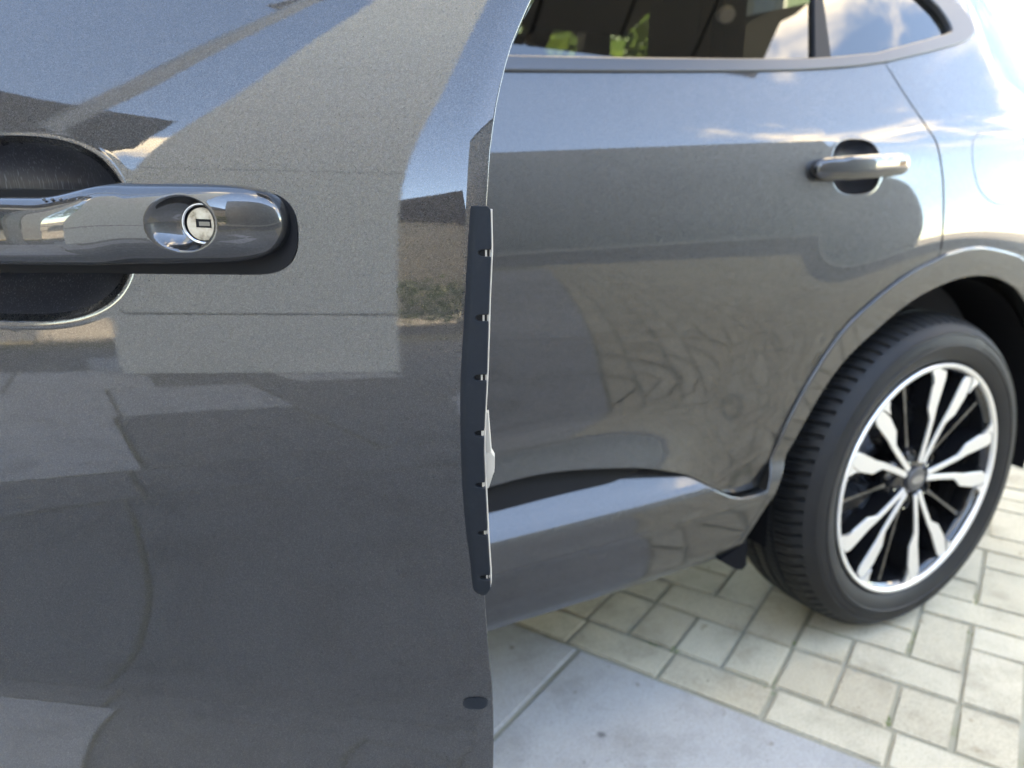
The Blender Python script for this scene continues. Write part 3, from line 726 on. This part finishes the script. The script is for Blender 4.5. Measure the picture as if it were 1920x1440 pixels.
# ---- wheels
R0 = .364
def make_wheel():
    wh = empty('wheel', (0, 0, .36), car)
    prof = [(.250, .030), (.262, .014), (.268, .004), (.275, -.001), (.292, -.007), (.300, -.0085), (.3015, -.0105), (.3040, -.0105), (.3055, -.0085), (.318, -.0075), (.3265, -.004), (.3275, -.0052), (.3295, -.0048), (.3305, -.0025), (.340, .005), (.3475, .014), (.3520, .022), (.3575, .033), (.3605, .043), (.3620, .056),
            (.3630, .070), (.3636, .0745), (.3565, .0755), (.3565, .0835), (.3638, .0845), (.3640, .108), (.3640, .1085), (.3565, .1095), (.3565, .1175), (.3640, .1185), (.3640, .141), (.3565, .142), (.3565, .150), (.3630, .151), (.3620, .170), (.3605, .183), (.3575, .195), (.348, .212), (.330, .228), (.300, .236), (.255, .205)]
    n = 84*8; k = len(prof); V = []
    for i in range(n):
        a0 = 2*math.pi*i/n; ph = i % 8
        for (r, y) in prof:
            a = a0; rr_ = r
            sh = (y > .016 and y < .0746) or (y > .1505 and y < .205)
            if r > .3515 and sh:
                yy = y if y < .11 else .227-y
                a = a0+.030*math.sin((yy-.02)*28)
                if ph in (0, 1): rr_ = r-.0070*float(sstep(.012, .024, yy))
                if ph == 4 and yy > .034: rr_ = r-.004
            elif r > .362 and .0845 <= y <= .141:
                a = a0-.02*math.sin((y-.08)*40)
                if ph in (2, 6): rr_ = r-.0045
            V.append((rr_*math.cos(a), y, rr_*math.sin(a)))
    F = [(i*k+q, i*k+q+1, ((i+1) % n)*k+q+1, ((i+1) % n)*k+q) for i in range(n) for q in range(k-1)]
    mb = MB(); mb.add(V, F); mb.build('tyre', TYRE, wh, angle=38)
    # sidewall serrations and raised panels
    mb = MB()
    for a0, a1 in ((100, 150), (20, 66), (-170, -120), (-80, -40)):
        for a in np.arange(a0, a1, 1.5):
            t_ = rad(a); d = np.array([math.cos(t_), 0, math.sin(t_)]); tn = np.array([-math.sin(t_), 0, math.cos(t_)])
            q = [(.308, -.0088), (.325, -.0052)]
            v = []
            for r, y in q:
                for sd in (-.0009, .0009):
                    v.append(tuple(d*r+tn*sd+np.array([0, y-.0007, 0])))
            v += [tuple(np.array(x)+np.array([0, .003, 0])) for x in v]
            mb.add(v, [(0, 1, 3, 2), (0, 2, 6, 4), (1, 5, 7, 3), (2, 3, 7, 6), (0, 4, 5, 1)])
    tag(mb.build('sidewall_ribs', TYRE, wh), kind='stuff')
    for a0, a1 in ((72, 97), (-112, -86)):
        mb = MB(); pts = []
        arc = [rad(x) for x in np.linspace(a0, a1, 14)]
        poly_ = [(r, a) for r, aa in ((.3085, arc), (.3245, arc[::-1])) for a in aa]
        yy = lambda r: -.0085+(r-.305)*.20
        mb.prism(poly_, lambda p: (p[0]*math.cos(p[1]), yy(p[0])-.0012, p[0]*math.sin(p[1])), lambda p: (p[0]*math.cos(p[1]), yy(p[0])+.004, p[0]*math.sin(p[1])))
        mb.build('sidewall_panel', TYRE, wh)
    # rim
    mb = MB(); mb.rev([(.252, .030), (.2615, .006), (.2635, .001), (.2615, -.0015), (.2550, -.0012), (.2530, .001), (.2515, .007)], 128); mb.build('rim_lip', SILVER, wh, angle=50)
    mb = MB(); mb.rev([(.2517, .0072), (.245, .012), (.240, .03), (.236, .09), (.238, .19), (.245, .205)], 96); mb.build('rim_barrel', GLOSSB, wh, angle=50)
    mb = MB(); mb.rev([(.001, .185), (.236, .188)], 64); mb.build('barrel_back', LINER, wh)
    mb = MB(); mb.rev([(.03, .100), (.085, .100), (.086, .122), (.168, .122), (.170, .134), (.168, .146), (.06, .146)], 80); mb.build('brake_disc', DISC, wh, angle=40)
    mb = MB(); mb.prism([(r*math.cos(a), r*math.sin(a)) for r, aa in ((.105, np.linspace(.5, 1.5, 12)), (.185, np.linspace(1.5, .5, 12))) for a in aa], lambda p: (p[0], .094, p[1]), lambda p: (p[0], .15, p[1])); mb.build('brake_calliper', BLACK, wh)
    mb = MB(); mb.rev([(.001, .022), (.052, .022), (.066, .030), (.074, .048), (.074, .10)], 64); mb.build('hub', GLOSSB, wh, angle=40)
    yf = lambda r: .013-(r-.05)*.050
    def arm_poly(sg):
        # local frame: radial r, tangential w (towards sg), the pair is symmetric about its middle
        outer = [(.038, .0125), (.090, .0205), (.132, .0290), (.142, .0370), (.156, .0510), (.200, .0640), (.232, .0640), (.243, .0590)]
        inner = [(.243, .0390), (.232, .0325), (.205, .0285), (.165, .0235), (.138, .0165), (.090, .0080), (.050, .0014), (.038, .0020)]
        return [(r, sg*w_) for r, w_ in outer+inner]
    for k in range(5):
        th = rad(74+72*k); d = np.array([math.cos(th), 0, math.sin(th)]); tn = np.array([-math.sin(th), 0, math.cos(th)])
        for sg in (1, -1):
            P_ = arm_poly(sg)
            cxy = np.mean(P_, 0)
            bm = bmesh.new()
            vs_ = [bm.verts.new(tuple(d*r+tn*w_+np.array([0, yf(r), 0]))) for r, w_ in P_]
            f = bm.faces.new(vs_)
            ext = bmesh.ops.extrude_face_region(bm, geom=[f])
            nv = [v for v in ext['geom'] if isinstance(v, bmesh.types.BMVert)]
            for v in nv: v.co.y += .005
            bmesh.ops.recalc_face_normals(bm, faces=bm.faces[:])
            fe = [e for e in bm.edges if all(v in vs_ for v in e.verts)]
            bmesh.ops.bevel(bm, geom=fe, offset=.0010, segments=2, affect='EDGES')
            me = bpy.data.meshes.new('spoke'); bm.to_mesh(me); bm.free(); me.materials.append(SILVER)
            link(bpy.data.objects.new('spoke', me), wh)
            # black pocket wall behind the silver face
            mb = MB(); P2 = [(r, w_*1.0+sg*(.0015 if i < 8 else -.0012)) for i, (r, w_) in enumerate(P_)]
            mb.prism(P2, lambda p: tuple(d*p[0]+tn*p[1]+np.array([0, yf(p[0])+.0030, 0])), lambda p: tuple(d*p[0]+tn*p[1]+np.array([0, yf(p[0])+.050, 0]))); mb.build('spoke_flank', GLOSSB, wh)
            # silver foot that ties the arm to the lip
            P3 = [(.2395, .085), (.2460, .0605), (.2425, .0615), (.2345, .0665), (.210, .0672), (.222, .0740), (.233, .0870)]
            mb = MB(); mb.prism([(r, sg*w_) for r, w_ in P3], lambda p: tuple(d*p[0]+tn*p[1]+np.array([0, .002, 0])), lambda p: tuple(d*p[0]+tn*p[1]+np.array([0, .008, 0]))); mb.build('spoke_foot', SILVER, wh)
        th2 = th+rad(36); d2 = np.array([math.cos(th2), 0, math.sin(th2)]); t2 = np.array([-math.sin(th2), 0, math.cos(th2)])
        mb = MB(); mb.prism([(.06, -.011), (.06, .011), (.15, .006), (.245, .010), (.245, -.010), (.15, -.006)], lambda p: tuple(d2*p[0]+t2*p[1]*.5+np.array([0, .030-(p[0]-.05)*.05, 0])), lambda p: tuple(d2*p[0]+t2*p[1]+np.array([0, .075, 0]))); mb.build('dark_rib', GLOSSB, wh)
        ld = np.array([math.cos(th2), 0, math.sin(th2)])*.057
        mb = MB(); mb.rev([(.001, .030), (.0070, .030), (.0085, .033), (.0085, .060)], 6, cen=tuple(ld)); o = mb.build('lug_nut', SILVER, wh, angle=30)
        mb = MB(); mb.rev([(.0120, .060), (.0125, .0215), (.0150, .0205), (.0165, .024)], 24, cen=tuple(ld)); mb.build('lug_well', GLOSSB, wh, angle=40)
    mb = MB(); mb.rev([(.0005, .0105), (.022, .0108), (.0265, .0120), (.0285, .015), (.029, .026)], 48); mb.build('hub_cap', mat('cap_grey', (.10, .10, .105), .3, .6), wh, angle=40)
    mb = MB(); mb.prism([(.0195*math.cos(a), .0095*math.sin(a)) for a in np.linspace(0, 2*math.pi, 32, endpoint=False)], lambda p: (p[0], .0095, p[1]), lambda p: (p[0], .012, p[1])); mb.build('cap_emblem', DISC, wh)
    return wh
wheel = make_wheel()
w2 = wheel.copy(); link(w2, car); w2.location = (-2.71, .0, .36)
for ch in list(wheel.children):
    c_ = ch.copy(); COL.objects.link(c_); c_.parent = w2
def liner(x):
    mb = MB(); mb.rev([(.440, .02), (.440, .36), (.10, .365)], 48, rad(-8), rad(188), (x, 0, .36)); return mb.build('wheel_liner', LINER, car)
liner(0.0); liner(-2.71)

# ---- rest of the body: roof, far side, ends, floor, cabin
def grid(name, us, vs_, fn, material, smooth=True):
    V = [fn(u, v_) for u in us for v_ in vs_]; k = len(vs_)
    F = [(i*k+j, i*k+j+1, (i+1)*k+j+1, (i+1)*k+j) for i in range(len(us)-1) for j in range(k-1)]
    mb = MB(); mb.add(V, F); return mb.build(name, material, car, smooth=smooth)
ysh = lambda x, z: float(car_y(np.array([x]), np.array([z]))[0])
def roof_pt(x, t_):
    z0_ = 1.503; y0 = ysh(x, z0_)+.004; y = y0+(2*CW-2*y0)*t_
    rise = (1-abs(2*t_-1)**3.2)*.155*(1-.35*max(0, (x-(-.2))/.6)**2)
    return (x, y, z0_+rise)
grid('roof', np.linspace(-1.65, .30, 30), np.linspace(0, 1, 41), roof_pt, PAINT)
grid('headliner', np.linspace(-1.6, .28, 20), np.linspace(.02, .98, 21), lambda x, t_: tuple(np.array(roof_pt(x, t_))-np.array([0, 0, .05])), FABRIC)
grid('far_side', np.linspace(-2.3, .84, 60), np.linspace(.34, 1.16, 30), lambda x, z: (x, 2*CW-ysh(x, z), z), PAINT)
for (xa, xb, xt) in ((-1.14, -1.05, -1.02), (-.20, -.10, -.05), (.20, .36, .16), (-2.16, -2.08, -1.55)):
    mb = MB(); mb.prism([(xa, 1.14), (xb, 1.14), (xt+.05, 1.51), (xt-.05, 1.51)], lambda p: (p[0], 2*CW-ysh(p[0], p[1]), p[1]), lambda p: (p[0], 2*CW-ysh(p[0], p[1])-.05, p[1])); mb.build('far_pillar', GLOSSB, car)
def tail_pt(t_, z):
    y0 = ysh(.84, min(z, 1.04))+.002; x = .84+.09*(1-abs(2*t_-1)**3)-.9*max(0, z-1.04)-.25*max(0, .55-z)
    if z > 1.04: y0 = ysh(.84-.9*(z-1.04), z)+.03
    return (x, y0+(2*CW-2*y0)*t_, z)
grid('tailgate', np.linspace(0, 1, 31), np.linspace(.36, 1.10, 20), tail_pt, PAINT)
grid('rear_glass', np.linspace(.03, .97, 15), np.linspace(1.10, 1.50, 8), tail_pt, GLASS)
mb = MB(); mb.box((-3.2, .50, .29), (.70, 1.36, .36)); mb.box((-2.2, .07, .304), (-1.10, 1.79, .40)); mb.box((-1.05, .09, .304), (-.56, 1.76, .36)); mb.build('underbody', mat('underbody_coating', (.10, .10, .10), .9), car)
mb = MB(); mb.prism([(-1.20, .34), (-1.06, .34), (-1.05, 1.18), (-1.02, 1.50), (-1.10, 1.50), (-1.16, 1.18)], lambda p: (p[0], ysh(p[0], max(.6, p[1]))+.045, p[1]), lambda p: (p[0], ysh(p[0], max(.6, p[1]))+.12, p[1])); mb.build('centre_pillar', PAINT, car)
mb = MB(); mb.box((-1.03, .075, .35), (-.45, .11, 1.14)); mb.box((-.45, .075, .82), (-.1, .11, 1.14)); mb.build('rear_door_trim', BLACK, rear_door)
# front fender, hood, windscreen, nose
fa = [(-2.71+.492*math.cos(a), .36+.492*math.sin(a)) for a in np.linspace(rad(4), rad(176), 40)]
panel('front_fender', [(-2.235, .40)]+[(-2.218, .394)]+fa+[(-3.30, .40), (-3.42, .60), (-3.38, .84), (-2.9, .985), (-2.26, 1.045), (-2.235, 1.0)], car_pt, (0, -1, 0), PAINT, car, h=.025, flange=.02, he=.012)
def hood_pt(x, t_):
    zb = .985+.095*(x+2.9)/.64 if x > -2.9 else .985-.30*(-2.9-x)
    y0 = ysh(x, min(zb, 1.04))+.004; return (x, y0+(2*CW-2*y0)*t_, zb+.075*(1-abs(2*t_-1)**3))
grid('hood', np.linspace(-3.38, -2.12, 24), np.linspace(0, 1, 31), hood_pt, PAINT)
grid('nose', np.linspace(0, 1, 31), np.linspace(.30, .84, 12), lambda t_, z: (-3.40-.16*(1-abs(2*t_-1)**2.6)-.02*math.sin(z*8), .10+(2*CW-.2)*t_, z), PAINT)
def ws_pt(t_, s_):
    x = -2.10+.52*s_; z = 1.09+.49*s_; y0 = ysh(-1.7, min(z, 1.5))+.02
    return (x-.05*(1-(2*t_-1)**2), y0+(2*CW-2*y0)*t_, z+.02*(1-(2*t_-1)**2))
grid('windscreen', np.linspace(0, 1, 21), np.linspace(0, 1, 8), ws_pt, GLASS)
mb = MB(); mb.box((-2.15, .14, .75), (-1.78, 1.72, 1.06), .04); mb.build('dashboard', BLACK, car)
def seat(x, y):
    so_ = empty('seat', (x, y, .30), car)
    mb = MB(); mb.box((-.26, -.24, .05), (.26, .24, .28), .05); mb.build('seat_cushion', FABRIC, so_)
    mb = MB(); mb.prism([(.16, .22), (.32, .22), (.47, .84), (.36, .86)], lambda p: (p[0], -.24, p[1]), lambda p: (p[0], .24, p[1])); mb.build('seat_back', FABRIC, so_)
    mb = MB(); mb.box((.37, -.12, .90), (.50, .12, 1.10), .035); mb.build('headrest', FABRIC, so_)
    for s_ in (-.05, .05):
        mb = MB(); mb.box((.425, s_-.006, .82), (.437, s_+.006, .93)); mb.build('headrest_post', CHROME, so_)
for x, y in ((-1.62, .50), (-1.62, 1.36), (-.72, .50), (-.72, 1.36)): seat(x, y)
mb = MB(); mb.box((-.2, .16, .45), (.75, 1.70, 1.00)); mb.build('luggage_cover', FABRIC, car)
# ------------------------------------------------------------------ surroundings (seen in the paint, the glass and the lock)
WALL = mat('grey_cladding', (.22, .225, .235), .55)
g = N(WALL.node_tree, 'ShaderNodeNewGeometry')
ln(WALL, ramp(WALL, noise(WALL, .35, 5, .6, vec=g.outputs['Position']), [(.3, (.19, .195, .205)), (.7, (.255, .26, .27))]), bs(WALL).inputs['Base Color'])
SOFF = mat('soffit_grey', (.09, .098, .112), .6)
DARKW = mat('dark_cladding', (.055, .057, .06), .5)
LIGHTW = mat('light_cladding', (.84, .83, .81), .45)
CREAMW = mat('cream_render', (.55, .50, .42), .85)
ROOFM = mat('roof_tiles', (.09, .07, .065), .8)
STEEL = mat('painted_steel', (.42, .43, .44), .4, .2)
PANE = mat('dark_pane', (.03, .035, .04), .05)
CONC = mat('kerb_concrete', (.42, .41, .39), .85)
def bbox(mbx, lo, hi): return mbx.box(lo, hi)
# long grey hall across the yard
hall = empty('grey_hall', (4, -14, 0)); tag(hall, 'long grey panel-clad hall mirrored in the rear door', 'building')
def part(name, lo, hi, m_, parent, base):
    mb = MB(); mb.box(tuple(np.array(lo)-base), tuple(np.array(hi)-base)); return mb.build(name, m_, parent)
hb = np.array([4, -14, 0.])
part('wall', (-9.0, -26, -.04), (18.5, -14.08, 11.2), WALL, hall, hb)
for k in range(11):
    part('wall_panel', (-9.0+2.5*k+.008, -14.09, .6), (-9.0+2.5*(k+1)-.008, -14.0, 11.18), WALL, hall, hb)
part('plinth', (-9.0, -14.06, -.04), (18.5, -13.96, .58), WALL, hall, hb)
part('roof_edge', (-9.1, -26, 11.2), (18.6, -13.9, 11.45), DARKW, hall, hb)
# kerb in front of it
mb = MB(); mb.box((-60, -12.6, -.05), (80, -12.45, .09)); tag(mb.build('kerb', CONC), 'pale concrete kerb in front of the grey hall', 'kerb')
# panel-clad sign pylon
py = empty('pylon', (-4.6, -3.05, 0)); tag(py, 'tall light grey panel-clad pylon mirrored in the open front door', 'pylon')
pa = np.array([-5.2, -2.45]); pb = np.array([-4.05, -3.55]); pd = pb-pa; pw = np.hypot(*pd); py.rotation_euler = (0, 0, math.atan2(pd[1], pd[0]))
zz_ = [0.0, .72, 2.75, 4.75, 6.9, 9.1, 11.4, 13.5]
mb = MB(); mb.box((-pw/2+.02, -.42, -.04), (pw/2-.02, -.02, 13.4)); mb.build('core', DARKW, py)
for a, b in zip(zz_[:-1], zz_[1:]):
    mb = MB(); mb.box((-pw/2, -.44, a+.008), (pw/2, 0, b-.008)); mb.build('panel', LIGHTW, py)
# post beside the pylon
po = empty('lamp_post', (-6.1, -2.05, 0)); tag(po, 'slim grey steel lamp post next to the pylon', 'lamp post')
mb = MB(); mb.box((-.10, -.10, -.04), (.10, .10, 12.5)); mb.build('mast', STEEL, po)
mb = MB(); mb.box((-.8, -.14, 12.5), (.2, .14, 12.62)); mb.build('lamp_head', STEEL, po)
# showroom on the front side
sh_ = empty('showroom', (-11, 0, 0)); tag(sh_, 'white showroom with dark fascia mirrored left in the front door', 'building')
hb = np.array([-11, 0, 0.])
part('wall', (-22, -4.0, -.04), (-9.2, 14, 5.4), LIGHTW, sh_, hb)
part('fascia', (-22, -4.3, 5.4), (-8.8, 14.2, 7.3), DARKW, sh_, hb)
for k in range(6):
    f_ = part('window', (-9.22, -3.4+2.6*k, .5), (-9.16, -1.2+2.6*k, 4.6), DARKW, sh_, hb)
    p_ = part('pane', (-9.19, -3.3+2.6*k, .6), (-9.13, -1.3+2.6*k, 4.5), PANE, f_, hb)
# entrance canopy overhead
cn = empty('canopy', (0, 0, 0)); tag(cn, 'dark flat canopy overhead, mirrored in the rear side window', 'canopy')
CANX = (-.5, 2.2); CANY = (-1.12, .35); CZ0 = 3.7
nseam = 5
for k in range(nseam):
    a = CANX[0]+(CANX[1]-CANX[0])*k/nseam; b = CANX[0]+(CANX[1]-CANX[0])*(k+1)/nseam
    part('soffit_panel', (a+.012, CANY[0], CZ0), (b-.012, CANY[1], CZ0+.10), SOFF, cn, np.zeros(3))
part('deck', (CANX[0]+.02, CANY[0]+.02, CZ0+.10), (CANX[1]-.02, CANY[1]-.02, CZ0+.25), DARKW, cn, np.zeros(3))
for x in (CANX[0]+.2, CANX[1]-.2):
    part('post', (x-.08, 2.6, -.04), (x+.08, 2.76, CZ0+.43), STEEL, cn, np.zeros(3)); part('beam', (x-.06, CANY[0]+.3, CZ0+.26), (x+.06, 2.6, CZ0+.42), STEEL, cn, np.zeros(3))
mb = MB(); mb.rev([(.0, 0), (.05, .0), (.06, .03), (.06, .05)], 24); lo_ = mb.build('ceiling_lamp', STEEL, cn); lo_.location = (1.75, -.66, CZ0-.03); lo_.rotation_euler = (rad(90), 0, 0)
# houses and hedges beyond
def house(x, y, w_, d_, h_, wallm, label, rz=0):
    hs = empty('house', (x, y, 0)); tag(hs, label, 'house'); hs.rotation_euler = (0, 0, rz)
    mb = MB(); mb.box((-w_/2, -d_/2, -.05), (w_/2, d_/2, h_)); mb.build('wall', wallm, hs)
    mb = MB(); mb.prism([(-d_/2-.3, h_), (d_/2+.3, h_), (0, h_+d_*.42)], lambda p: (-w_/2-.2, p[0], p[1]), lambda p: (w_/2+.2, p[0], p[1])); mb.build('roof', ROOFM, hs)
    for sx in (-.3, .05, .34):
        for z in (1.0, 3.6):
            if z+1.3 > h_: continue
            for sy in (-1, 1):
                mb = MB(); mb.box((sx*w_-.5, sy*d_/2-.04, z), (sx*w_+.5, sy*d_/2+.04, z+1.3)); f_ = mb.build('window', LIGHTW, hs)
                mb = MB(); mb.box((sx*w_-.42, sy*d_/2-.05, z+.08), (sx*w_+.42, sy*d_/2+.05, z+1.22)); mb.build('pane', PANE, f_)
house(-20, -22, 12, 8, 5.2, CREAMW, 'cream rendered house with red roof beyond the pylon', .5)
house(62, -18, 14, 9, 4.2, mat('orange_brick_wall', (.50, .26, .11), .85), 'sunlit orange brick house beyond the rear of the car', 1.3)
house(6, 16, 16, 8, 6.0, mat('pale_green_render', (.20, .27, .20), .85), 'pale green house seen through the car windows', 0)
LEAF = mat('leaf', (.07, .12, .02), .7)
ln(LEAF, ramp(LEAF, N(LEAF.node_tree, 'ShaderNodeNewGeometry').outputs['Random Per Island'], [(0, (.035, .07, .012)), (.6, (.07, .13, .02)), (1, (.12, .19, .035))]), bs(LEAF).inputs['Base Color'])
BARK = mat('bark', (.10, .075, .05), .9)
def foliage(mb, cen, rx, ry, rz_, n, size):
    P_ = rng.normal(size=(n, 3)); P_ /= np.linalg.norm(P_, axis=1)[:, None]; rr_ = rng.uniform(.45, 1.0, n)**.6
    lump = 1+.22*np.sin(P_[:, 0]*5+cen[0])*np.cos(P_[:, 1]*4+cen[1]*2)+.15*np.sin(P_[:, 2]*7)
    P_ = P_*(rr_*lump)[:, None]*np.array([rx, ry, rz_])+np.array(cen)
    for p in P_:
        a = rng.normal(size=3); b = rng.normal(size=3); a /= np.linalg.norm(a); b -= a*(a@b); b /= np.linalg.norm(b); s_ = size*rng.uniform(.6, 1.3)
        mb.add([p-a*s_, p-b*s_*.5, p+a*s_, p+b*s_*.5], [(0, 1, 2, 3)])
def tree(x, y, h_, r, label, n=2600):
    tr_ = empty('tree', (x, y, 0)); tag(tr_, label, 'tree')
    mb = MB(); mb.v = []; 
    for k in range(9):
        z = -.05+h_*.62*k/8; rr_ = .16*(1-.75*k/8)
        for j in range(8): mb.v.append((rr_*math.cos(j*.785)+.05*math.sin(k), rr_*math.sin(j*.785), z))
    mb.f = [(k*8+j, k*8+(j+1) % 8, k*8+8+(j+1) % 8, k*8+8+j) for k in range(8) for j in range(8)]
    for q in range(5):
        a = q*1.26; b0 = np.array([0, 0, h_*(.38+.05*q)]); b1 = b0+np.array([math.cos(a)*r*.6, math.sin(a)*r*.6, h_*.18])
        mb.add([b0+(-.03, 0, 0), b0+(.03, 0, 0), b0+(0, .04, 0), b1], [(0, 1, 3), (1, 2, 3), (2, 0, 3)])
    mb.build('trunk', BARK, tr_)
    mb = MB(); foliage(mb, (0, 0, h_*.66), r, r, h_*.36, n, .13); mb.build('crown', LEAF, tr_, recalc=False)
tree(3.4, 6.8, 5.0, 1.7, 'leafy green tree in front of the pale green house')
tree(-1.2, 7.2, 5.2, 1.8, 'leafy tree behind the middle of the car')
tree(-16, -9.5, 7, 2.2, 'broad green tree beyond the pylon')
mb = MB()
for k in range(18): foliage(mb, (-9.0+.05*math.sin(k), -5.2-.55*k, .75), .5, .5, .8, 150, .07)
hg = mb.build('hedge', LEAF, recalc=False); tag(hg, 'clipped green hedge running away beside the showroom', 'hedge')
